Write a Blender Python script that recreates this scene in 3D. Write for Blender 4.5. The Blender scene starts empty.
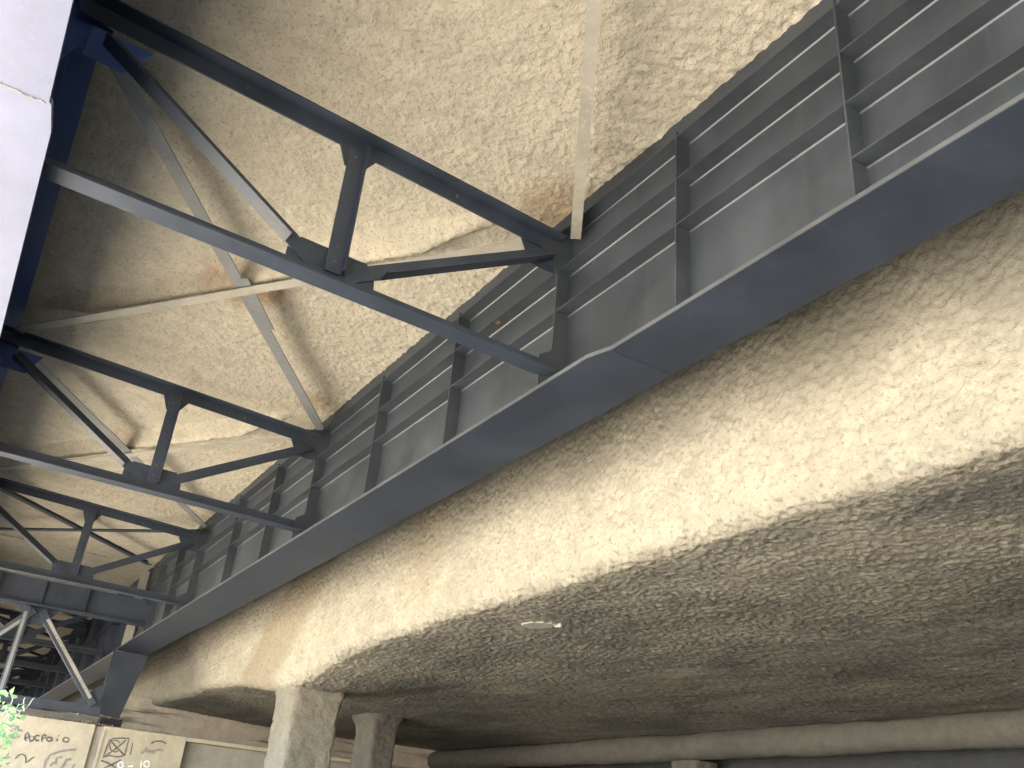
import bpy, bmesh, math, random
import numpy as np
from mathutils import Vector, Matrix

S = bpy.context.scene
COL = S.collection
R = math.radians
rng = random.Random(7)

# ------------------------------------------------------------------ camera
CAM = Vector((-5.4758, 3.6445, -3.2))
ROT = Matrix(((-0.53150066, -0.84289129, 0.08391256),
              (0.34645639, -0.30671894, -0.88650520),
              (0.77296508, -0.44210605, 0.45504639)))      # world -> view (x right, y down, z forward)
FPX = 910.34
cd = bpy.data.cameras.new('camera'); cam = bpy.data.objects.new('camera', cd); COL.objects.link(cam)
right, down, fwd = Vector(ROT[0]), Vector(ROT[1]), Vector(ROT[2])
m = Matrix((right, -down, -fwd)).transposed().to_4x4(); m.translation = CAM
cam.matrix_world = m
cd.sensor_fit = 'HORIZONTAL'; cd.sensor_width = 36; cd.lens = 36 * FPX / 1024
cd.clip_start = .05; cd.clip_end = 3000
S.camera = cam
GZ = -4.85                                                   # ground level


def at_x(px, py, x):
    """the point of the wall plane X=x seen at a pixel (used to lay out the graffiti and tendrils)"""
    d = right * ((px - 512) / FPX) + down * ((py - 384) / FPX) + fwd
    t = (x - CAM.x) / d.x
    return CAM + d * t


# ------------------------------------------------------------------ node helpers
def new_mat(name):
    mt = bpy.data.materials.new(name); mt.use_nodes = True
    nt = mt.node_tree; nt.nodes.clear()
    out = nt.nodes.new('ShaderNodeOutputMaterial'); b = nt.nodes.new('ShaderNodeBsdfPrincipled')
    nt.links.new(b.outputs[0], out.inputs[0])
    return mt, nt, b


def coords(nt, scale=(1, 1, 1)):
    tc = nt.nodes.new('ShaderNodeNewGeometry'); mp = nt.nodes.new('ShaderNodeMapping')
    mp.inputs['Scale'].default_value = scale
    nt.links.new(tc.outputs['Position'], mp.inputs[0])
    return mp.outputs[0]


def noise(nt, co, scale, detail=4, rough=.55, dist=0):
    n = nt.nodes.new('ShaderNodeTexNoise'); n.inputs['Scale'].default_value = scale
    n.inputs['Detail'].default_value = detail; n.inputs['Roughness'].default_value = rough
    n.inputs['Distortion'].default_value = dist
    nt.links.new(co, n.inputs['Vector']); return n.outputs[0]


def ramp(nt, f, stops, interp='LINEAR'):
    r = nt.nodes.new('ShaderNodeValToRGB'); r.color_ramp.interpolation = interp
    e = r.color_ramp.elements
    while len(e) < len(stops): e.new(.5)
    for i, (p, c) in enumerate(stops):
        e[i].position = p; e[i].color = (c, c, c, 1) if not hasattr(c, '__len__') else tuple(c) + (1,)
    nt.links.new(f, r.inputs[0]); return r.outputs[0]


def mix(nt, f, a, b, mode='MIX'):
    n = nt.nodes.new('ShaderNodeMix'); n.data_type = 'RGBA'; n.blend_type = mode
    for i, v in ((0, f), (6, a), (7, b)):
        if isinstance(v, bpy.types.NodeSocket): nt.links.new(v, n.inputs[i])
        elif i == 0: n.inputs[0].default_value = v
        else: n.inputs[i].default_value = tuple(v) + (1,)
    return n.outputs[2]


def math_(nt, op, a, b=0.0):
    n = nt.nodes.new('ShaderNodeMath'); n.operation = op
    for i, v in ((0, a), (1, b)):
        if isinstance(v, bpy.types.NodeSocket): nt.links.new(v, n.inputs[i])
        else: n.inputs[i].default_value = v
    return n.outputs[0]


def bump(nt, b, h, strength, dist):
    n = nt.nodes.new('ShaderNodeBump'); n.inputs['Strength'].default_value = strength
    n.inputs['Distance'].default_value = dist
    nt.links.new(h, n.inputs['Height']); nt.links.new(n.outputs[0], b.inputs['Normal'])


def spot(nt, centre, radius, wob=.5):
    """soft irregular blotch around a world point: 1 inside, 0 outside"""
    g = nt.nodes.new('ShaderNodeNewGeometry')
    d = nt.nodes.new('ShaderNodeVectorMath'); d.operation = 'DISTANCE'
    nt.links.new(g.outputs['Position'], d.inputs[0]); d.inputs[1].default_value = centre
    n = noise(nt, g.outputs['Position'], 7, 4, .65)
    v = math_(nt, 'ADD', math_(nt, 'DIVIDE', d.outputs['Value'], radius), math_(nt, 'MULTIPLY', math_(nt, 'SUBTRACT', n, .5), wob * 2.4))
    return ramp(nt, v, [(.35, 1.0), (1.0, 0.0)])


def steel(name, base, rough=.42, var=.25, spec=.5, dust=0.0):
    mt, nt, b = new_mat(name)
    co = coords(nt)
    big = noise(nt, co, 1.3, 5, .6)
    fine = noise(nt, co, 22, 4, .6)
    dark = tuple(c * (1 - var) for c in base); lite = tuple(min(1, c * (1 + var) + .006) for c in base)
    c = mix(nt, ramp(nt, big, [(.32, 0.0), (.68, 1.0)]), dark, lite)
    c = mix(nt, math_(nt, 'MULTIPLY', ramp(nt, fine, [(.55, 0.0), (.75, 1.0)]), .25 + dust), c, tuple(min(1, x * 1.5 + .03) for x in base))
    drip = noise(nt, coords(nt, (9, 9, .7)), 1, 3, .6)
    c = mix(nt, math_(nt, 'MULTIPLY', ramp(nt, drip, [(.58, 0.0), (.75, 1.0)]), .14), c, (.11, .105, .095))
    nt.links.new(c, b.inputs['Base Color'])
    nt.links.new(ramp(nt, math_(nt, 'ADD', math_(nt, 'MULTIPLY', big, .6), math_(nt, 'MULTIPLY', fine, .4)), [(.3, rough - .08), (.7, rough + .12)]), b.inputs['Roughness'])
    b.inputs['Specular IOR Level'].default_value = spec
    bump(nt, b, noise(nt, co, 5, 3, .5), .12, .01)
    return mt


def concrete(name, base, stain, bscale=34, bdist=.012, bstr=.8, speck=.35, stain_amt=.7, streak=None, spots=(), rough=.92, xband=(), bigsc=(1, 1, 1), soot=None):
    mt, nt, b = new_mat(name)
    co = coords(nt)
    big = noise(nt, coords(nt, bigsc), .55, 6, .6, .4)
    mid = noise(nt, co, 4.5, 5, .65)
    fine = noise(nt, co, bscale, 5, .62)
    c = mix(nt, ramp(nt, mid, [(.3, 0.0), (.7, 1.0)]), tuple(x * .82 for x in base), tuple(min(1, x * 1.12) for x in base))
    c = mix(nt, math_(nt, 'MULTIPLY', ramp(nt, big, [(.48, 0.0), (.72, 1.0)]), stain_amt), c, stain)
    c = mix(nt, math_(nt, 'MULTIPLY', ramp(nt, fine, [(.3, 1.0), (.46, 0.0)]), speck), c, tuple(x * .35 for x in base))
    if streak:
        sc, col, lo, hi, amt = streak
        s = noise(nt, coords(nt, sc), 1, 5, .6, .3)
        c = mix(nt, math_(nt, 'MULTIPLY', ramp(nt, s, [(lo, 0.0), (hi, 1.0)]), amt), c, col)
    for ctr, rad, col, amt in spots:
        c = mix(nt, math_(nt, 'MULTIPLY', spot(nt, ctr, rad), amt), c, col)
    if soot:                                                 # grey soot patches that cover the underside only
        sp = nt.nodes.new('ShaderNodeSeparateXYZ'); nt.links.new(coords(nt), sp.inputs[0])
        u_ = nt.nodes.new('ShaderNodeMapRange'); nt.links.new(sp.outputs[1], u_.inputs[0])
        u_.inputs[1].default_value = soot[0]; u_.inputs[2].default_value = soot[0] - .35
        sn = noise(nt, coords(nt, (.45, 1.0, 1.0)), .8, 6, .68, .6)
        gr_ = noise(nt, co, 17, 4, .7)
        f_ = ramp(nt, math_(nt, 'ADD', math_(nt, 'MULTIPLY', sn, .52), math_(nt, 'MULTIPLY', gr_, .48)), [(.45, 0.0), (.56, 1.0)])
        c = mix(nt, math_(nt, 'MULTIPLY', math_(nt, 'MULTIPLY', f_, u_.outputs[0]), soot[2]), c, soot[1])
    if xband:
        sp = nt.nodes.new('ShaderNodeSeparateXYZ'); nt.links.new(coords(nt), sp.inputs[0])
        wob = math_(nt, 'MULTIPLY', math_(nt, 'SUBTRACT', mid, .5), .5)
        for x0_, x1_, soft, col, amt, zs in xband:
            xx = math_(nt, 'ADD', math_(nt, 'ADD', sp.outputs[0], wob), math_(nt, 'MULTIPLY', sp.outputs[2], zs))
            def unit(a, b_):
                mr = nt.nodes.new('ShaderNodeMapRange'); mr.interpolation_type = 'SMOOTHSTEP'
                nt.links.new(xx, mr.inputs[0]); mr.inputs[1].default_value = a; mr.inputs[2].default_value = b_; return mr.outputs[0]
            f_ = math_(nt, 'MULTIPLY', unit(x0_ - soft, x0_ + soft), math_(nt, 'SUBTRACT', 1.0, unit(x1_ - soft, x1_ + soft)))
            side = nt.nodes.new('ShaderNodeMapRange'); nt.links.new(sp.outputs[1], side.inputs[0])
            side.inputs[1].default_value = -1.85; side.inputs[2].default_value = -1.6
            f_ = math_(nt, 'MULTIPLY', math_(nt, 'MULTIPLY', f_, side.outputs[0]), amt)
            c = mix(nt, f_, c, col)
    nt.links.new(c, b.inputs['Base Color'])
    b.inputs['Roughness'].default_value = rough
    b.inputs['Specular IOR Level'].default_value = .2
    h = math_(nt, 'ADD', math_(nt, 'MULTIPLY', fine, .7), math_(nt, 'MULTIPLY', noise(nt, co, bscale * 2.7, 3, .6), .3))
    bump(nt, b, h, bstr, bdist)
    return mt


def plain(name, base, rough=.7, var=.25, scale=12, spec=.3, bumpd=.004):
    mt, nt, b = new_mat(name)
    co = coords(nt); n = noise(nt, co, scale, 5, .6)
    nt.links.new(mix(nt, ramp(nt, n, [(.3, 0.0), (.7, 1.0)]), tuple(x * (1 - var) for x in base), tuple(min(1, x * (1 + var)) for x in base)), b.inputs['Base Color'])
    b.inputs['Roughness'].default_value = rough; b.inputs['Specular IOR Level'].default_value = spec
    bump(nt, b, n, .4, bumpd)
    return mt


M = {}
M['steel'] = steel('dark_steel_paint', (.029, .039, .060), .46, .25)
M['steel_web'] = steel('grey_web_paint', (.031, .0375, .0475), .5, .3)
M['steel_weld_highlight'] = steel('steel_weld_highlight_paint', (.075, .082, .09), .36, .35, .6)  # lighter than the web, so welds and flange edge carry a painted highlight
M['steel_lit_pale'] = steel('lit_pale_steel_paint', (.15, .165, .255), .5, .16)  # left flange steel lightened in colour as if strongly lit
M['steel_flare_blue'] = steel('flare_blue_steel_paint', (.055, .11, .31), .45, .15)  # blue of the lens flare painted into the left girder's colour
M['steel_dusty'] = steel('dusty_steel_paint', (.36, .34, .29), .65, .18, .25, .3)
M['steel_grey'] = steel('grey_steel_paint', (.20, .205, .21), .5, .2, .4, .2)
M['diagonal_glint'] = steel('diagonal_glint_steel', (.30, .29, .27), .28, .3, .8)
RUST = (.30, .15, .07)
M['deck'] = concrete('sprayed_deck_concrete', (.53, .485, .39), (.40, .355, .275), 30, .024, 1.0, .65, .5,
                     spots=(((3.35, 2.05, 1.98), .55, RUST, .75), ((.1, .12, 1.98), .5, (.27, .19, .11), .7),
                            ((9.0, 2.1, 1.98), .5, (.28, .2, .12), .5), ((5.6, .3, 1.98), .4, (.27, .2, .12), .5)))
M['slab'] = concrete('sprayed_slab_concrete', (.435, .40, .325), (.21, .205, .185), 26, .02, 1.0, .7, .4,
                     streak=((1.5, .5, 1.5), (.24, .21, .155), .56, .8, .35),
                     spots=(((5.5, -1.5, .4), .9, (.3, .26, .19), .6), ((-1.3, -1.5, .5), .9, (.27, .25, .2), .7), ((-3, -1.5, .4), .8, (.25, .24, .2), .7), ((1.8, -1.5, .6), .7, (.28, .26, .21), .6)),
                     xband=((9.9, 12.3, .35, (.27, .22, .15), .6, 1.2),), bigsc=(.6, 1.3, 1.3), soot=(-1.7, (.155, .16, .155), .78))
M['column'] = concrete('rough_column_concrete', (.28, .255, .205), (.2, .185, .15), 22, .03, 1.0, .5, .5)
M['wall'] = concrete('smooth_wall_concrete', (.50, .44, .33), (.38, .33, .25), 40, .004, .5, .1, .5,
                     streak=((2, 3.5, .5), (.33, .28, .21), .55, .8, .5))
M['wall_grey'] = concrete('weathered_wall_concrete', (.36, .33, .28), (.24, .22, .19), 40, .004, .5, .15, .6)
M['dark_wall'] = concrete('shade_darkened_wall', (.075, .08, .085), (.05, .052, .055), 20, .01, .6, .2, .5)  # shade below the far beam put into a dark base colour
M['dim_column'] = concrete('shade_darkened_column_concrete', (.17, .16, .14), (.10, .095, .085), 22, .02, .9, .3, .6)  # shade on the background columns put into a darker base colour
M['pink'] = concrete('pinkish_stained_concrete', (.74, .64, .54), (.64, .52, .43), 30, .006, .5, .1, .5,
                     streak=((1, .45, 6), (.16, .12, .10), .54, .66, .85))
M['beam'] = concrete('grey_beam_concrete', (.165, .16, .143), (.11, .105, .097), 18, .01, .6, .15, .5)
M['soil'] = plain('bare_soil', (.12, .10, .075), .95, .3, 3, .1, .02)
M['paving'] = plain('pale_dry_gravel', (.60, .54, .44), .95, .12, 6, .1, .01)
M['paint_black'] = plain('dark_spray_paint', (.13, .12, .115), .7, .6, 22)
M['paint_grey'] = plain('faded_grey_spray_paint', (.26, .235, .215), .7, .2, 14)
M['paint_white'] = plain('white_spray_paint', (.8, .8, .78), .6, .1, 30)
M['rust'] = plain('orange_rust', (.12, .065, .045), .9, .4, 60)
M['twig'] = plain('dry_pale_twig', (.55, .5, .42), .8, .2, 30)
M['stem'] = plain('green_stem', (.14, .2, .07), .7, .2, 30)
M['debris'] = plain('dead_leaf_litter', (.28, .19, .12), .9, .5, 40)
M['plate'] = plain('pale_cover_plate_paint', (.47, .455, .39), .7, .12, 9)
M['bearing'] = plain('black_bearing_rubber', (.035, .035, .04), .7, .3, 10)
mt, nt, b = new_mat('young_leaf')
c = mix(nt, noise(nt, coords(nt), 14, 2), (.25, .44, .17), (.46, .64, .36))
nt.links.new(c, b.inputs['Base Color']); b.inputs['Roughness'].default_value = .5
tr = nt.nodes.new('ShaderNodeBsdfTranslucent'); nt.links.new(c, tr.inputs[0])
ms = nt.nodes.new('ShaderNodeMixShader'); ms.inputs[0].default_value = .4
nt.links.new(b.outputs[0], ms.inputs[1]); nt.links.new(tr.outputs[0], ms.inputs[2])
nt.links.new(ms.outputs[0], [n for n in nt.nodes if n.type == 'OUTPUT_MATERIAL'][0].inputs[0])
M['leaf'] = mt


# ------------------------------------------------------------------ object helpers
class MB:
    def __init__(self): self.v = []; self.f = []

    def add(self, vs, fs):
        o = len(self.v); self.v += [tuple(p) for p in vs]; self.f += [tuple(i + o for i in f) for f in fs]

    def box(self, x0, x1, y0, y1, z0, z1):
        self.add([(x, y, z) for x in (x0, x1) for y in (y0, y1) for z in (z0, z1)],
                 [(0, 1, 3, 2), (4, 6, 7, 5), (0, 4, 5, 1), (2, 3, 7, 6), (0, 2, 6, 4), (1, 5, 7, 3)])
        return self

    def prism(self, poly, axis, a, b):
        """polygon of 2D points extruded along an axis (0: poly is y,z; 1: x,z; 2: x,y)"""
        def p3(p, t):
            q = [p[0], p[1]]; q.insert(axis, t); return tuple(q)
        n = len(poly)
        self.add([p3(p, a) for p in poly] + [p3(p, b) for p in poly],
                 [tuple(range(n)), tuple(range(2 * n - 1, n - 1, -1))] + [(i, i + n, (i + 1) % n + n, (i + 1) % n) for i in range(n)])
        return self

    def beam(self, p0, p1, side, up, s0, s1, u0, u1):
        """box between two points, cross-section s0..s1 along side and u0..u1 along up"""
        p0, p1, side, up = Vector(p0), Vector(p1), Vector(side).normalized(), Vector(up).normalized()
        vs = [p + side * s + up * u for p in (p0, p1) for s, u in ((s0, u0), (s1, u0), (s1, u1), (s0, u1))]
        self.add(vs, [(0, 1, 2, 3), (7, 6, 5, 4)] + [(i, i + 4, (i + 1) % 4 + 4, (i + 1) % 4) for i in range(4)])
        return self

    def tube(self, pts, r, n=6, r2=None):
        pts = [Vector(p) for p in pts]; o = len(self.v); r2 = r if r2 is None else r2
        for i, p in enumerate(pts):
            d = (pts[min(i + 1, len(pts) - 1)] - pts[max(i - 1, 0)]).normalized()
            a = d.orthogonal().normalized(); bb = d.cross(a); rr = r + (r2 - r) * i / max(1, len(pts) - 1)
            for k in range(n):
                t = 2 * math.pi * k / n
                self.v.append(tuple(p + (a * math.cos(t) + bb * math.sin(t)) * rr))
        for i in range(len(pts) - 1):
            for k in range(n):
                a0 = o + i * n + k; a1 = o + i * n + (k + 1) % n
                self.f.append((a0, a1, a1 + n, a0 + n))
        self.f.append(tuple(o + k for k in range(n))[::-1]); self.f.append(tuple(o + (len(pts) - 1) * n + k for k in range(n)))
        return self

    def build(self, name, mat, parent=None, smooth=False, bevel=0):
        me = bpy.data.meshes.new(name); me.from_pydata(self.v, [], self.f)
        bm = bmesh.new(); bm.from_mesh(me); bmesh.ops.recalc_face_normals(bm, faces=bm.faces); bm.to_mesh(me); bm.free()
        me.materials.append(M[mat] if isinstance(mat, str) else mat)
        if smooth:
            for p in me.polygons: p.use_smooth = True
        o = bpy.data.objects.new(name, me); COL.objects.link(o)
        if parent: o.parent = parent
        if bevel:
            bv = o.modifiers.new('bevel', 'BEVEL'); bv.width = bevel; bv.segments = 2; bv.limit_method = 'ANGLE'
        return o


def tag(o, label, cat, group=None):
    o['label'] = label; o['category'] = cat
    if group: o['group'] = group
    return o


def thing(name, label, cat, loc=(0, 0, 0), rz=0, group=None):
    o = bpy.data.objects.new(name, None); COL.objects.link(o); o.location = loc; o.rotation_euler = (0, 0, rz)
    o.empty_display_size = .2
    return tag(o, label, cat, group)


def copy_tree(o, parent=None):
    c = o.copy(); COL.objects.link(c)
    if parent: c.parent = parent
    for ch in [x for x in S.objects if x.parent == o]: copy_tree(ch, c)
    return c


def structure(o): o['kind'] = 'structure'; return o


# ------------------------------------------------------------------ numeric noise for sprayed concrete
TAB = np.random.RandomState(3).rand(8, 257, 257)


def vnoise(x, y, k=0):
    t = TAB[k % 8]; xi = np.floor(x).astype(int); yi = np.floor(y).astype(int)
    fx = x - xi; fy = y - yi; fx = fx * fx * (3 - 2 * fx); fy = fy * fy * (3 - 2 * fy)
    a, b_ = xi % 256, yi % 256; a1, b1 = (xi + 1) % 256, (yi + 1) % 256
    return (t[a, b_] * (1 - fx) + t[a1, b_] * fx) * (1 - fy) + (t[a, b1] * (1 - fx) + t[a1, b1] * fx) * fy


def fbm(x, y, s, o=3, k=0):
    r = 0; a = 1; tot = 0
    for i in range(o):
        r = r + a * vnoise(x * s * 2 ** i + 13.7 * i, y * s * 2 ** i + 5.1 * i, k + i); tot += a; a *= .55
    return r / tot - .5


def lumps(u, v):
    """sprayed-concrete relief in metres"""
    n = fbm(u, v, 14, 3, 0); b1 = vnoise(u * 27 + .7 * n, v * 27, 2); b2 = vnoise(u * 41, v * 41, 5)
    return .014 * n + .013 * (b1 ** 1.7 - .4) + .016 * (b2 ** 1.5 - .45) + .045 * fbm(u, v, .9, 2, 5)


def grid_mesh(name, P, mat, smooth=True, parent=None, flip=False):
    nu, nv = P.shape[:2]
    me = bpy.data.meshes.new(name)
    me.vertices.add(nu * nv); me.vertices.foreach_set('co', P.reshape(-1).astype(np.float32))
    i = np.arange(nu * nv).reshape(nu, nv)
    q = np.stack([i[:-1, :-1], i[1:, :-1], i[1:, 1:], i[:-1, 1:]], -1).reshape(-1, 4)
    if flip: q = q[:, ::-1]
    nf = len(q)
    me.loops.add(nf * 4); me.loops.foreach_set('vertex_index', q.reshape(-1).astype(np.int32))
    me.polygons.add(nf); me.polygons.foreach_set('loop_start', (np.arange(nf) * 4).astype(np.int32))
    me.polygons.foreach_set('use_smooth', np.full(nf, smooth))
    me.update(calc_edges=True); me.validate()
    me.materials.append(M[mat])
    o = bpy.data.objects.new(name, me); COL.objects.link(o)
    if parent: o.parent = parent
    return o


def steps(parts):
    r = []
    for a, b_, d in parts: r += list(np.arange(a, b_ - 1e-6, d))
    return np.array(r + [parts[-1][1]])


# ------------------------------------------------------------------ the setting: ground
g = MB(); g.add([(-900, -900, GZ), (900, -900, GZ), (900, 900, GZ), (-900, 900, GZ)], [(0, 1, 2, 3)])
structure(g.build('ground', 'soil'))
g = MB(); g.add([(-200, 4.0, GZ + .004), (15.85, 4.0, GZ + .004), (15.85, 300, GZ + .004), (-200, 300, GZ + .004)], [(0, 1, 2, 3)])
structure(g.build('paved_yard', 'paving'))

# ------------------------------------------------------------------ bridge deck (sprayed concrete underside)
X = steps([(-26, -5, .35), (-5, 5, .02), (5, 10, .03), (10, 16.9, .05)]); Yv = steps([(-.12, 4.45, .022), (4.45, 4.9, .1)])
U, V = np.meshgrid(X, Yv, indexing='ij')
Z = 2.0 - lumps(U, V) + .0
rows = np.sin((U * .93 - V * .36) * 46 + 7 * fbm(U, V, 2, 2, 3)) * .0035 * np.clip(fbm(U, V, .7, 2, 6) * 4 + .5, 0, 1)
Z = Z + rows + .035 * fbm(U, V, 22, 2, 1) * np.exp(-(V / .22) ** 2)
for (xa, ya, xb, yb) in ((.1, .1, 5.8, 4.0), (5.85, .1, 11.8, 4.0), ):    # concrete run down onto the bracing
    dx, dy = xb - xa, yb - ya; L = math.hypot(dx, dy)
    t = ((U - xa) * dx + (V - ya) * dy) / L; dd = ((U - xa) * dy - (V - ya) * dx) / L
    dd = dd + .05 * fbm(U, V, 5, 3, 1) + .07
    Z = Z - .24 * np.exp(-(dd / .085) ** 4) * np.clip((t - .5) / .9, 0, 1) * np.clip((L - .4 - t) / .9, 0, 1)
P = np.stack([U, V, Z], -1)
deck = tag(grid_mesh('bridge_deck', P, 'deck', flip=True), 'pale sprayed concrete underside of the bridge deck above the dark steel bracing', 'bridge deck')
top = MB().box(-26, 16.995, -1.655, 5.7, 2.305, 2.62); top.build('deck_slab', 'slab', deck)

# ------------------------------------------------------------------ plate girders
T_X = [-2.9575, -1.4787, .035, 1.8855, 3.7608, 5.735, 7.5337, 9.4425, 11.79, 13.5, 15.1]
T_BACK = [-4.45, -6.0, -7.6]
L_Z = [1.6759, 1.27, .855]


def girder(label, y0, s, fl_mat, web_mat, outline, seam_x, outer):
    t = thing('plate_girder', label, 'girder', (0, y0, 0), 0)
    f = lambda a: a if s > 0 else -a

    def bx(mb, x0, x1, ya, yb, z0, z1): mb.box(x0, x1, min(f(ya), f(yb)), max(f(ya), f(yb)), z0, z1)
    w = MB(); bx(w, -26, 16.68, -.008, .008, .034, 2.2); w.build('web', web_mat, t)
    poly = [(x, f(a)) for x, a in outline] + [(x, f(-a)) for x, a in outer[::-1]]
    MB().prism(poly, 2, 0, .034).build('bottom_flange', fl_mat, t)
    for x in T_X + T_BACK:
        if x in (T_X[2], T_X[5], T_X[8]):
            pl = [(.008, .034), (.26, .034), (.26, .40), (.155, .47), (.146, .52), (.146, 1.2), (.20, 1.36), (.38, 1.46), (.38, 1.62), (.008, 1.72)]
            MB().prism([(f(a), z) for a, z in pl], 0, x, x + .016).build('connection_plate', web_mat, t)
        else:
            mb = MB(); bx(mb, x, x + .014, .008, .141, .034, 1.73); mb.build('stiffener', web_mat, t)
    for k, z in enumerate(L_Z):
        mb = MB(); bx(mb, -26, 15.6, .008, .138, z, z + .012); mb.build('longitudinal_rib', web_mat, t)
        MB().prism([(f(.008), z), (f(.008), z - .0085), (f(.0175), z)], 0, -26, 15.6).build('weld_bead', 'steel_weld_highlight' if web_mat == 'steel_web' else web_mat, t)
    z = .4356
    mb = MB(); bx(mb, -26, -2.945, .008, .138, z, z + .012); mb.build('longitudinal_rib', web_mat, t)
    MB().prism([(f(.008), z), (f(.008), z - .0085), (f(.0175), z)], 0, -26, -2.945).build('weld_bead', 'steel_weld_highlight' if web_mat == 'steel_web' else web_mat, t)
    if s < 0:
        mb = MB(); bx(mb, -26, 16.6, -.25, .31, 1.86, 1.9); mb.build('top_flange', web_mat, t)
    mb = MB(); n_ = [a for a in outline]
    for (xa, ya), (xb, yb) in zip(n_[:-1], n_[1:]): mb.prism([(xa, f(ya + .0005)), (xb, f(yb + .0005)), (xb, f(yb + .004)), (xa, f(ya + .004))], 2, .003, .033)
    if s > 0: mb.build('flange_edge_highlight', 'steel_weld_highlight', t)  # paler strip paints the bright highlight along the flange's inner edge
    # transverse weld seam of the flange splice, slightly ragged
    mb = MB(); n = 40; a0, a1 = -.27, .27
    for i in range(n):
        ya = a0 + (a1 - a0) * i / n; yb = a0 + (a1 - a0) * (i + 1) / n
        j = seam_x + rng.uniform(-.006, .006); h = rng.uniform(.004, .009)
        mb.box(j - .007, j + .007, y0 * 0 + ya, yb, -h, .001)
    mb.build('splice_weld', 'steel_grey' if fl_mat != 'steel' else 'steel', t)
    # end plate turned down to the bearing
    MB().prism([(-.36, -.02), (.37, -.02), (.40, -1.33), (-.10, -1.38)] if s > 0 else [(-.37, -.02), (.36, -.02), (.1, -1.38), (-.40, -1.33)], 0, 16.69, 16.75).build('end_plate', 'steel', t)
    mb = MB(); bx(mb, 16.75, 17.3, -.01, .01, -1.35, -.02); mb.build('end_web', web_mat, t)
    return t


gr = girder('dark grey steel plate girder', 0, 1, 'steel', 'steel_web',
            [(-26, .281), (-.97, .281), (-.74, .338), (12.2, .335), (16.69, .335)], -.95, [(-26, .281), (-.97, .281), (-.6, .297), (7, .338), (12.2, .36), (12.5, .335), (16.69, .335)])
gr['label'] = 'dark grey plate girder with ribbed web and bottom flange, beside the sprayed concrete slab'
ru = MB()
n = 12; ru.add([(1.12 + .045 * math.cos(k * 6.283 / n) * rng.uniform(.7, 1.2), .09 + .03 * math.sin(k * 6.283 / n) * rng.uniform(.7, 1.2), 1.2675) for k in range(n)], [tuple(range(n))])
ru.build('rust_patch', 'rust', gr)
gl = girder('plate girder at the left edge, web tinted flare blue, bottom flange painted pale as lit', 4.312, -1, 'steel_lit_pale', 'steel_flare_blue',
            [(-26, .287), (-1.12, .287), (-1.1, .30), (-.87, .329), (16.69, .329)], -1.1, [(-26, .287), (-1.1, .287), (-.87, .329), (16.69, .329)])
gl['label'] = 'plate girder overhead at upper left, web tinted flare blue, bottom flange painted pale as lit'

# ------------------------------------------------------------------ cross frames
def angle(mb, p0, p1, h, w, down_side=-1):
    """angle section in the frame plane x=0..0.014: in-plane leg of width h above the line p0-p1, outstanding leg of width w along it"""
    (y0, z0), (y1, z1) = p0, p1
    d = Vector((y1 - y0, z1 - z0)).normalized(); n = Vector((-d.y, d.x))
    if n.y < 0: n = -n
    q = lambda p, k: (p[0] + n.x * k, p[1] + n.y * k)
    mb.prism([p0, p1, q(p1, h), q(p0, h)], 0, 0, .014)
    mb.prism([q(p0, 0), q(p1, 0), q(p1, .014), q(p0, .014)], 0, -w, -.0005)


def make_cross_frame(label, x):
    t = thing('cross_frame', label, 'cross bracing', (x, 0, 0), math.atan(.034), 'triangulated cross frames between the two girders')
    mb = MB(); angle(mb, (.20, .219), (4.12, .219), .15, .16); mb.build('bottom_chord', 'steel', t)
    mb = MB()
    za, zb = 1.435, 1.555
    mb.prism([(.15, za), (4.16, zb), (4.16, zb + .125), (.15, za + .125)], 0, 0, .014)
    mb.prism([(.15, za + .125), (4.16, zb + .125), (4.16, zb + .139), (.15, za + .139)], 0, -.12, .014)
    mb.build('top_chord', 'steel', t)
    mb = MB(); mb.prism([(2.04, .36), (2.16, .36), (2.16, 1.50), (2.04, 1.50)], 0, -.0285, -.0145)
    mb.prism([(2.028, .37), (2.040, .37), (2.040, 1.52), (2.028, 1.52)], 0, -.10, -.0145); mb.build('post', 'steel', t)
    for s in (-1, 1):
        mb = MB(); c = 2.10
        angle(mb, (c + s * .37, .47), (c + s * 1.86, 1.36 + .02 * s), .12, .125); p0 = (c + s * .37, .47); dz = (.89 + .02 * s) / 1.49; mb.prism([(c + s * .13, .47 - .24 * dz), (c + s * .37, .471), (c + s * .31, .575), (c + s * .09, .535 - .24 * dz + .03)], 0, -.001, .0135); mb.build('diagonal', 'steel', t)
        corner = [(c + s * 1.55, 1.50), (c + s * 1.68, 1.24), (c + s * 1.95, 1.24), (c + s * 1.95, 1.50)]
        MB().prism(corner, 0, .0155, .0265).build('gusset_plate', 'steel_flare_blue' if s > 0 else 'steel', t)  # left corner plates carry the painted flare blue too
    MB().prism([(2.44, .34), (2.44, .46), (2.36, .57), (1.84, .57), (1.76, .46), (1.75, .34)], 0, .0155, .0265).build('gusset_plate', 'steel', t)
    MB().prism([(2.25, 1.52), (2.17, 1.32), (2.03, 1.32), (1.90, 1.52)], 0, -.0142, -.0008).build('gusset_plate', 'steel', t)
    mb = MB()
    for (y, z) in ((2.1, .45), (2.1, .58), (1.2, 1.52), (2.1, 1.42), (3.0, 1.57)):
        mb.tube([(-.016, y, z), (-.034, y, z)], .011, 6)
    mb.build('bolt_heads', 'steel_weld_highlight', t)['kind'] = 'stuff'
    return t


cf = make_cross_frame('nearest and largest cross frame, crossing the middle of the two girders', .055)
for x, lab in ((5.765, 'second cross frame back, between the largest frame and the smallest one'), (11.80, 'third and smallest cross frame, just in front of the end beam')):
    c = copy_tree(cf); c.location.x = x; c['label'] = lab

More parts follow.
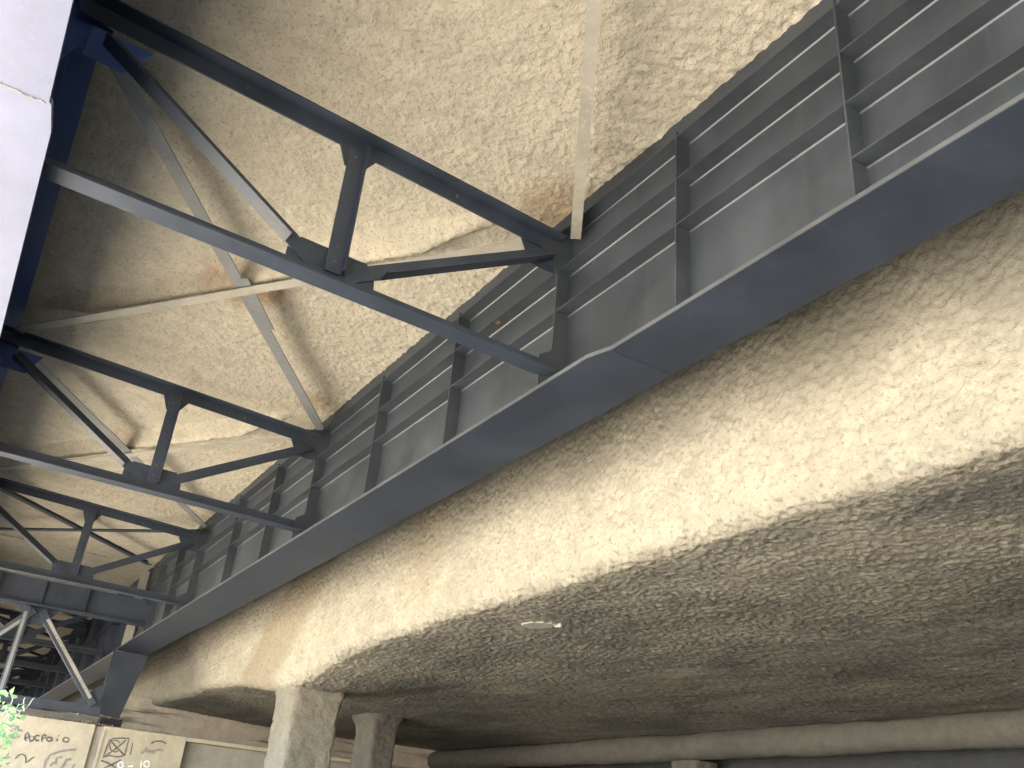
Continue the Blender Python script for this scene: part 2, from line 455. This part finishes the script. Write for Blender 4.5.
# ------------------------------------------------------------------ lateral bracing at top chord level
def brace(label, a, b_, z, mat, leg=.1, w=.12, side=1):
    mb = MB(); p0 = Vector((a[0], a[1], z)); p1 = Vector((b_[0], b_[1], z)); d = (p1 - p0).normalized()
    sd = Vector((-d.y, d.x, 0)) * side
    mb.beam(p0, p1, sd, (0, 0, 1), -w / 2, w / 2, 0, .012)
    mb.beam(p0, p1, sd, (0, 0, 1), w / 2 - .012, w / 2, .0125, leg)
    o = mb.build('diagonal_brace', mat)
    return tag(o, label, 'brace', 'flat diagonal braces just below the deck')


brace('pale beige diagonal brace running up to the top edge of the view', (-.14, .10), (-6.0, 3.92), 1.52, 'steel_dusty', .12, .09, -1)
brace('grey diagonal brace falling from the upper left corner to the second frame', (.33, 3.95), (5.9, .06), 1.70, 'steel_grey', .10, .13, 1)
brace('dusty beige diagonal brace crossing the grey brace at a rust stain', (.12, .12), (5.5, 4.0), 1.665, 'steel_dusty', .06, .12, -1)
brace('dusty brace behind the second frame, descending to the right', (6.0, 3.95), (11.7, .13), 1.70, 'steel_grey', .10, .13, 1)
brace('pale dusty brace behind the second frame, rising to the right', (5.9, .12), (11.5, 4.0), 1.665, 'steel_dusty', .06, .12, -1)
brace('dark brace behind the smallest frame, descending to the right', (12.0, 3.95), (15.6, .3), 1.70, 'steel', .10, .13, 1)
brace('dark brace behind the smallest frame, rising to the right', (11.95, .12), (15.6, 3.8), 1.665, 'steel', .06, .12, -1)
# clip plates where the first two braces cross
mb = MB(); mb.beam((2.72, 2.24, 1.69), (3.55, 1.68, 1.69), (.56, .83, 0), (0, 0, 1), -.10, -.02, 0, .012)
tag(mb.build('clip_plate', 'steel_grey'), 'short grey splice plate beside the rust stained crossing of two braces', 'plate')

# ------------------------------------------------------------------ end beam and end frame
t = thing('end_beam', 'deep dark steel end beam across the girder ends, above the inverted V frame', 'beam', (15.72, 0, 0), 0)
MB().box(0, .02, .02, 4.29, .47, .98).build('web', 'steel', t)
MB().box(-.13, .15, .02, 4.29, .435, .468).build('bottom_flange', 'steel', t)
for y in (1.3, 2.15, 3.0): MB().box(-.11, -.001, y, y + .014, .470, .97).build('stiffener', 'steel', t)
t = thing('end_frame', 'inverted V steel frame with bright diagonal standing above the graffiti wall', 'end frame', (15.78, 0, 0), 0)
for s in (-1, 1):
    p0, p1 = (0, 2.15 + s * .07, .36), (0, 2.15 + s * 1.52, -1.27)
    mb = MB(); mb.beam(p0, p1, (1, 0, 0), Vector((0, 1.63, s * 1.45)), -.06, .06, -.075, .075); mb.build('diagonal', 'steel', t)
    mb = MB(); mb.beam((0, 2.15 + s * .2, .21), (0, 2.15 + s * 1.42, -1.16), (1, 0, 0), Vector((0, 1.63, s * 1.45)), -.072, -.0615, -.055, .01); mb.build('diagonal_highlight', 'diagonal_glint' if s < 0 else 'steel_grey', t)  # added paler strip paints the glint along the dark diagonal
mb = MB(); mb.box(-.09, -.075, 2.30, 2.42, -1.27, .42); mb.box(-.074, .07, 2.35, 2.37, -1.27, .42); mb.box(.071, .085, 2.30, 2.42, -1.27, .42); mb.build('post', 'steel', t)
MB().box(-.094, -.0905, 2.34, 2.40, -1.26, .3).build('cover_strip', 'steel_grey', t)
mb = MB(); mb.box(-.012, .012, .45, 3.9, -1.44, -1.28); mb.box(-.09, .09, .45, 3.9, -1.452, -1.4405); mb.build('bottom_chord', 'steel', t)
MB().prism([(1.75, .434), (2.55, .434), (2.3, .10), (2.0, .10)], 0, .062, .075).build('gusset_plate', 'steel', t)
MB().prism([(.48, -1.28), (.48, -.85), (.62, -.9), (1.0, -1.28)], 0, .062, .075).build('gusset_plate', 'steel', t)

# ------------------------------------------------------------------ next span, seen through the end frame
d2 = tag(MB().box(17.0, 75, -1.655, 5.3, 2.0, 2.5).build('bridge_deck', 'deck'), 'concrete deck of the next span, dim behind the inverted V frame', 'bridge deck')


def far_girder(label, y0, s):
    t = thing('plate_girder', label, 'girder', (16.95, y0, 0), 0, 'girders of the next span')
    MB().box(0, 57, -.01, .01, .034, 1.98).build('web', 'steel', t)
    MB().box(0, 57, -.3, .3, 0, .033).build('bottom_flange', 'steel_grey', t)
    a, b_ = sorted((s * .012, s * .2))
    for k in range(14): MB().box(.1 + k * 2.6, .116 + k * 2.6, a, b_, .036, 1.9).build('stiffener', 'steel_dusty' if k == 0 else 'steel', t)
    MB().box(.1, 57, a, b_, 1.0, 1.014).build('longitudinal_rib', 'steel', t)
    MB().box(.0, .02, min(s * .02, s * .3), max(s * .02, s * .3), -1.3, -.002).build('end_plate', 'steel_dusty', t)
    return t


far_girder('right girder of the next span, seen beside the end plate beyond the V frame', 0, 1)
far_girder('left girder of the next span, seen far behind the V frame at the left', 4.312, -1)
for k in range(10):
    c = copy_tree(cf); c.location.x = 19.6 + 4.6 * k; c['group'] = 'cross frames of the next span'
    c['label'] = ['cross frame of the next span, closest behind the V frame', 'second cross frame of the next span behind the V frame'][k] if k < 2 else 'one of the dim cross frames receding behind the V frame'
    if k < 9:
        for a, b_ in (((.2, 3.9), (4.5, .2)), ((.2, .2), (4.5, 3.9))):
            x0 = 19.6 + 4.6 * k
            o = brace('dim diagonal brace under the next span beyond the V frame', (x0 + a[0], a[1]), (x0 + b_[0], b_[1]), 1.66 + (.03 if a[1] > 1 else 0), 'steel', .1, .15)
            o['group'] = 'diagonal braces of the next span'

# ------------------------------------------------------------------ adjacent sprayed concrete slab (side face + soffit)
FY, FZ = -1.5, -.70
X = steps([(-26, -8, .3), (-8, -4.8, .04), (-4.8, 4, .021), (4, 13, .03), (13, 21, .06), (21, 75, .6)])
prof = []
for z in np.arange(2.3, 1.15, -.15): prof.append((FY, z, 0, 0))
for z in np.arange(1.15, FZ + .22, -.022): prof.append((FY, z, 1, 0))
for a in np.linspace(0, 90, 16)[:-1]: prof.append((FY - .22 + .22 * math.cos(R(a)), FZ + .22 - .22 * math.sin(R(a)), math.cos(R(a)), math.sin(R(a))))
for y in list(np.arange(FY - .22, -4.5, -.021)) + list(np.arange(-4.5, -5, -.026)) + list(np.arange(-5, -10, -.05)) + list(np.arange(-10, -11.4, -.2)): prof.append((y, FZ, 0, 1))
prof = np.array(prof)
arc = np.concatenate([[0], np.cumsum(np.hypot(np.diff(prof[:, 0]), np.diff(prof[:, 1])))])
U, A = np.meshgrid(X, arc, indexing='ij')
Y0 = np.broadcast_to(prof[:, 0], U.shape).copy(); Z0 = np.broadcast_to(prof[:, 1], U.shape).copy()
ny = np.broadcast_to(prof[:, 2], U.shape); nz = np.broadcast_to(prof[:, 3], U.shape)
h = lumps(U, A + 40) * np.clip((U + 8) / 1.5, 0, 1) * np.where((ny > .3) & (nz > .3), 1.8, np.where(ny > .3, 1.7, 1.1))
Yp = Y0 + ny * h
Zp = Z0 - nz * (h + .07 * fbm(U, A, .45, 3, 6))
low = np.clip((.5 - Z0) / 1.2, 0, 1)                                     # the edge drops to a haunch over the column
cap = .33 * np.exp(-((U - 10.5) / 2.2) ** 2) - .10 * np.clip((U - 13) / 3, 0, 1)
back = np.clip((Y0 + 4.3) / 2.0, 0, 1)
Zp = Zp - cap * low * np.where(Z0 > FZ + .01, 1, back)
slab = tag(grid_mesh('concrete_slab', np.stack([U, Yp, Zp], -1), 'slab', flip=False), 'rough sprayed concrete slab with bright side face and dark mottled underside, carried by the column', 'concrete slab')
MB().box(-26, 75, -11.4, -1.66, 2.3, 2.6).build('slab_top', 'slab', slab)

# round cover plate on the soffit
t = thing('cover_plate', 'small pale oval cover plate on the underside of the concrete slab', 'cover plate', (4.06, -2.50, float(Zp[(np.hypot(U - 4.06, Yp + 2.5) + 9 * (Z0 > 0)) < .2].mean()) - .004), R(20))
mb = MB(); n = 24; pl = [(.24 * math.cos(6.283 * k / n) * (1 + .08 * math.sin(3 * k)), .15 * math.sin(6.283 * k / n) * (1 + .06 * math.cos(2 * k))) for k in range(n)]
mb.prism(pl, 2, -.012, .09).build('plate', 'plate', t, bevel=.008)
MB().box(-.30, -.20, -.12, -.06, -.03, .05).build('bracket', 'plate', t, bevel=.01)

# ------------------------------------------------------------------ columns
def column(label, x0, x1, y0, y1, ztop, mat, flare=0):
    n = 10; pts = []
    zs = np.linspace(GZ - .05, ztop, 150); r = .09
    corners = [(x0 + r, y0 + r, 180), (x1 - r, y0 + r, 270), (x1 - r, y1 - r, 0), (x0 + r, y1 - r, 90)]
    ring = []
    for cx, cy, a0 in corners:
        for k in range(6):
            a = R(a0 + 90 * k / 5); ring.append((cx + r * math.cos(a), cy + r * math.sin(a), math.cos(a), math.sin(a)))
    dense = []
    for i in range(len(ring)):
        a, b_ = ring[i], ring[(i + 1) % len(ring)]
        L = math.hypot(a[0] - b_[0], a[1] - b_[1]); kk = max(1, int(L / .035))
        for j in range(kk):
            f = j / kk; dense.append([a[q] * (1 - f) + b_[q] * f for q in range(4)])
    dense.append(dense[0]); D = np.array(dense)
    arc = np.concatenate([[0], np.cumsum(np.hypot(np.diff(D[:, 0]), np.diff(D[:, 1])))]); per = arc[-1]
    U, A = np.meshgrid(zs, arc, indexing='ij')
    h = .05 * fbm(U, np.abs(A - per / 2), 13, 3, 0) + .03 * fbm(U, np.abs(A - per / 2), 2, 2, 3)
    fl = flare * np.clip((U - ztop + .6) / .6, 0, 1) ** 2
    P = np.stack([D[:, 0] + D[:, 2] * (h + fl), D[:, 1] + D[:, 3] * (h + fl), U], -1)
    return tag(grid_mesh('concrete_column', P, mat, flip=True), label, 'column')


column('rough pale concrete column with a lit left face, under the slab edge', 10.3, 11.25, -2.58, -1.70, -.8, 'column', .16)
p = at_x(381, 757, 14.6)
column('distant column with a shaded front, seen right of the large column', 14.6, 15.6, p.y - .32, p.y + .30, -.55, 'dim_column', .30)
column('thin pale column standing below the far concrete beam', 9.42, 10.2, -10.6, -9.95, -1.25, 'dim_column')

# ------------------------------------------------------------------ far beam, back wall
X = steps([(-26, 24, .06)])
a_ = np.linspace(75, -100, 26)
pr = np.stack([-10.06 + .27 * np.cos(np.radians(a_)), -.98 + .27 * np.sin(np.radians(a_))], 1)
U, V = np.meshgrid(X, np.arange(len(pr)) * .032, indexing='ij')
h = .04 * fbm(U, V, 6, 3, 2) + .05 * fbm(U, V, .8, 2, 1)
ca, sa = np.cos(np.radians(a_)), np.sin(np.radians(a_))
P = np.stack([U, pr[:, 0] + ca * h, pr[:, 1] + sa * h], -1)
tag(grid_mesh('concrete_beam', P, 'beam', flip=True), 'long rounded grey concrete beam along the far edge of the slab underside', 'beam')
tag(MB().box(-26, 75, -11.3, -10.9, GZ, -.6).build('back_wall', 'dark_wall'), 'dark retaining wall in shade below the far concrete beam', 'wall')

# ------------------------------------------------------------------ abutment wall with graffiti
WX = 15.9
t = thing('abutment_wall', 'beige concrete abutment wall with graffiti below the girder ends', 'wall', (0, 0, 0))
MB().box(WX, 17.6, .44, 14, GZ, -1.615).build('wall_panel', 'wall', t, bevel=.008)
MB().box(WX, 17.6, -1.425, .27, GZ, -1.617).build('wall_panel', 'wall', t, bevel=.008)
MB().box(WX + .09, 17.6, .2705, .4395, GZ, -1.63).build('groove', 'wall_grey', t)
MB().box(WX - .025, WX - .001, .235, .272, GZ, -1.70).build('rib', 'wall', t)
MB().box(WX + .22, 17.6, -10.9, -1.4255, GZ, -1.70).build('recessed_panel', 'wall_grey', t)
MB().box(WX + .002, 17.6, -10.9, -1.4256, -1.699, -1.618).build('coping', 'wall', t, bevel=.01)


def stroke(mb, pts, w, x=WX):
    """a flat painted line on the wall face, given as the pixel path it follows"""
    q = [at_x(px, py, x) for px, py in pts]
    d = .0035 + .0012 * (stroke.n % 7); stroke.n += 1
    L = []; Rr = []
    for i, p_ in enumerate(q):
        a = q[max(0, i - 1)]; b_ = q[min(len(q) - 1, i + 1)]; dr = (b_ - a); dr.x = 0
        if dr.length < 1e-6: dr = Vector((0, 1, 0))
        dr.normalize(); nn = Vector((0, -dr.z, dr.y)) * (w * .5 * rng.uniform(.8, 1.2))
        L.append((x - d, p_.y + nn.y, p_.z + nn.z)); Rr.append((x - d, p_.y - nn.y, p_.z - nn.z))
    k = len(q); mb.add(L + Rr, [(i, i + 1, i + 1 + k, i + k) for i in range(k - 1)])


stroke.n = 0


def arc_px(cx, cy, rx, ry, a0, a1, n=10, rot=0):
    c_, s_ = math.cos(R(rot)), math.sin(R(rot)); o = []
    for k in range(n + 1):
        a = R(a0 + (a1 - a0) * k / n); x, y = rx * math.cos(a), ry * math.sin(a)
        o.append((cx + x * c_ - y * s_, cy + x * s_ + y * c_))
    return o


mb = MB()
W = .030
# the word across the left panel: e o c e a i o
stroke(mb, [(24.8, 738.5), (27.5, 737.5), (29, 734.5), (27.5, 732.6), (25.6, 734.5), (24.6, 739), (26.5, 741)], W)
stroke(mb, arc_px(31.5, 738.3, 2.3, 2.6, -60, 260), W); stroke(mb, [(29.2, 741.3), (31, 741)], W)
stroke(mb, arc_px(37.4, 738.0, 2.6, 2.7, -40, -310), W)
stroke(mb, [(41.2, 739), (45, 737.8), (45.8, 735.6), (44, 734.4), (42.4, 736), (41.6, 741), (42.6, 741.5)], W)
stroke(mb, arc_px(49.0, 739.2, 2.4, 2.0, 0, 350), W); stroke(mb, [(51.6, 737.6), (51.8, 741.4)], W)
stroke(mb, [(57.3, 738.5), (56.9, 741.2)], W * 1.1); stroke(mb, [(58.5, 735.4), (58.8, 736.2)], W * 1.3)
stroke(mb, arc_px(66.0, 739.8, 3.1, 2.3, -80, 270), W)
# wavy line and arch on the left
stroke(mb, [(8, 719.5), (11, 720), (14, 718), (17, 717.5), (20, 718.5), (22, 717.3)], W)
stroke(mb, [(15, 759), (18, 755.5), (22, 754), (25, 755.5), (26, 759), (25.5, 763), (28, 761.5), (32, 758), (34.5, 757)], W * .9)
# boxed tag and crosses on the second panel
stroke(mb, [(109, 741), (113, 738.5), (121, 738), (129, 738.5), (127.5, 744), (124.5, 755.5), (117, 757), (110, 755.5), (103, 757.5), (106, 749), (109, 741)], W)
stroke(mb, [(110, 740), (116, 747), (121, 752), (125, 756)], W); stroke(mb, [(126, 740), (118, 747), (111, 752), (104, 757)], W)
stroke(mb, arc_px(115, 746, 5.5, 6, 30, 330), W * .8); stroke(mb, [(132.5, 743), (131.5, 749), (130, 755)], W * .8)
stroke(mb, [(101, 760.5), (108, 763), (116, 768)], W); stroke(mb, [(121, 760), (113, 764), (104, 768)], W)
stroke(mb, arc_px(158.5, 744.5, 7.5, 3.4, 195, 350), W)
mb.build('graffiti', 'paint_black', t)
mb = MB()
for pts in ([(141, 753), (147, 750.5), (153, 751), (160, 749.5), (163, 751)], [(145, 748), (149, 752), (155, 753)], [(8, 727), (13, 725), (19, 727.5)], [(10, 731), (15, 729), (22, 731)],
            [(9, 735), (13, 738), (20, 736)], [(44, 768), (46, 760), (50, 755), (58, 752), (68, 750), (76, 749.5)], [(55, 764), (57, 758), (62, 757)], [(63, 766), (66, 760), (71, 759)], [(72, 768), (75, 764)],
            [(50, 766), (54, 762)], [(60, 768), (64, 766)]):
    stroke(mb, pts, W * 1.5)
mb.build('faded_graffiti', 'paint_grey', t)
mb = MB()
stroke(mb, arc_px(120.5, 765, 2.6, 3.0, 0, 350), W); stroke(mb, [(128, 766.5), (133, 766)], W)
stroke(mb, [(141.5, 761), (140.5, 768)], W); stroke(mb, arc_px(146.5, 764, 2.8, 3.0, 0, 350), W)
mb.build('white_graffiti', 'paint_white', t)
tag(MB().box(21.0, 21.3, -10.9, .15, GZ, -.45).build('end_wall', 'pink'), 'pinkish streaked end wall between the coping and the slab underside', 'wall')

tag(MB().box(17.45, 17.59, .1, 9, -1.612, -1.36).build('bearing_wall', 'wall_grey'), 'dim upstand wall behind the bearings on top of the graffiti wall', 'wall')

# bearings and litter on the coping
for y, lab in ((.06, 'black rubber bearing under the end plate of the ribbed girder'), (4.25, 'black rubber bearing under the left girder beyond the plant')):
    t = thing('bearing', lab, 'bearing', (16.7, y, -1.617), 0, 'girder bearings on the abutment')
    MB().box(-.22, .22, -.28, .28, .002, .06).build('base_plate', 'steel_grey', t)
    MB().box(-.16, .16, -.22, .22, .062, .21).build('pad', 'bearing', t)
mb = MB()
for k in range(90):
    y = .1 + 1.5 * rng.random() ** 1.6; x = WX + .04 + .3 * rng.random(); z = -1.612; a = rng.random() * 6.28; r_ = rng.uniform(.02, .05)
    hgt = rng.uniform(.015, .05) * (1.6 if .35 < y < .8 else 1)
    mb.add([(x + r_ * math.cos(a), y + r_ * math.sin(a), z), (x + r_ * math.cos(a + 2), y + r_ * math.sin(a + 2), z + hgt * .4), (x + r_ * math.cos(a + 4), y + r_ * math.sin(a + 4), z), (x, y, z + hgt)],
           [(0, 1, 3), (1, 2, 3), (2, 0, 3), (0, 2, 1)])
o = mb.build('leaf_litter', 'debris'); o['kind'] = 'stuff'; tag(o, 'brown leaf litter lying on the coping of the graffiti wall', 'leaf litter')

# ------------------------------------------------------------------ plant at the left edge
t = thing('climbing_shrub', 'bright green leafy shrub with pale dry tendrils in front of the graffiti wall', 'shrub', (4.0, 3.42, GZ))
stems = MB(); leaves = MB()
tips = []
for k in range(16):
    a = rng.random() * 6.28; r_ = rng.uniform(.05, .5); top_ = rng.uniform(1.5, 2.45)
    p0 = Vector((rng.uniform(-.1, .1), rng.uniform(-.1, .1), 0)); p1 = Vector((r_ * math.cos(a), r_ * math.sin(a) * .6 + .05, top_))
    pts = [p0.lerp(p1, f) + Vector((math.sin(f * 5 + k) * .05, math.cos(f * 4 + k) * .05, .0)) for f in [i / 9 for i in range(10)]]
    stems.tube(pts, .012, 5, .004)
    tips += pts[3:]
tips += [Vector((rng.uniform(-.3, .3), rng.uniform(-.52, -.30), rng.uniform(1.2, 2.42))) for _ in range(60)]
for p_ in tips:
    for j in range(5):
        c_ = p_ + Vector((rng.gauss(0, .06), rng.gauss(0, .06), rng.gauss(0, .07)))
        d = Vector((rng.gauss(0, 1), rng.gauss(0, 1), rng.gauss(-.2, .8))).normalized(); s_ = d.orthogonal().normalized()
        s_.rotate(Matrix.Rotation(rng.random() * 6.28, 3, d)); n_ = d.cross(s_); L = rng.uniform(.05, .10); w_ = L * .32
        leaves.add([c_, c_ + d * L * .4 + s_ * w_ + n_ * .008, c_ + d * L + n_ * -.012, c_ + d * L * .4 - s_ * w_ + n_ * .008, c_ + d * L * .45 - n_ * .006], [(0, 1, 4), (1, 2, 4), (2, 3, 4), (3, 0, 4)])
stems.build('stem', 'stem', t); leaves.build('foliage', 'leaf', t)
tw = MB()
for pts in ([(9, 712), (14, 708), (19, 711), (24, 710), (29, 705), (32, 700), (34, 698)], [(24, 712), (23.5, 705), (23.8, 700), (25, 697.5)], [(2, 716), (7, 709), (12, 702), (13, 697)], [(3, 722), (8, 716), (11, 709)], [(4, 724), (9, 727), (15, 731), (22, 733)]):
    q = [at_x(px, py, 4.0) - Vector((4.0, 3.42, GZ)) for px, py in pts]
    tw.tube(q, .007, 5, .004)
tw.build('dry_tendril', 'twig', t)

# ------------------------------------------------------------------ light
SUN_TO = Vector((-.60, .055, .80)).normalized()
sl = bpy.data.lights.new('sun', 'SUN'); sl.energy = 4.5; sl.angle = R(.5); sl.color = (1, .95, .86)
so = bpy.data.objects.new('sun', sl); COL.objects.link(so)
so.rotation_euler = SUN_TO.to_track_quat('Z', 'Y').to_euler()
w = bpy.data.worlds.new('World'); S.world = w; w.use_nodes = True
nt = w.node_tree; bg = nt.nodes['Background']
sk = nt.nodes.new('ShaderNodeTexSky'); sk.sky_type = 'NISHITA'; sk.sun_disc = False
sk.sun_elevation = math.asin(SUN_TO.z); sk.sun_rotation = math.atan2(SUN_TO.x, SUN_TO.y)
nt.links.new(sk.outputs[0], bg.inputs[0]); bg.inputs[1].default_value = .125

vs = S.view_settings
vs.view_transform = 'Standard'; vs.look = 'None'; vs.gamma = 1; vs.use_curve_mapping = False; vs.exposure = 3.56
S.render.engine = 'CYCLES'
cy = S.cycles
cy.use_denoising = True; cy.max_bounces = 8; cy.diffuse_bounces = 6; cy.glossy_bounces = 4; cy.sample_clamp_indirect = 8
try:
    cy.denoiser = 'OPENIMAGEDENOISE'; cy.denoising_input_passes = 'RGB_ALBEDO_NORMAL'; cy.denoising_prefilter = 'ACCURATE'
except Exception: pass
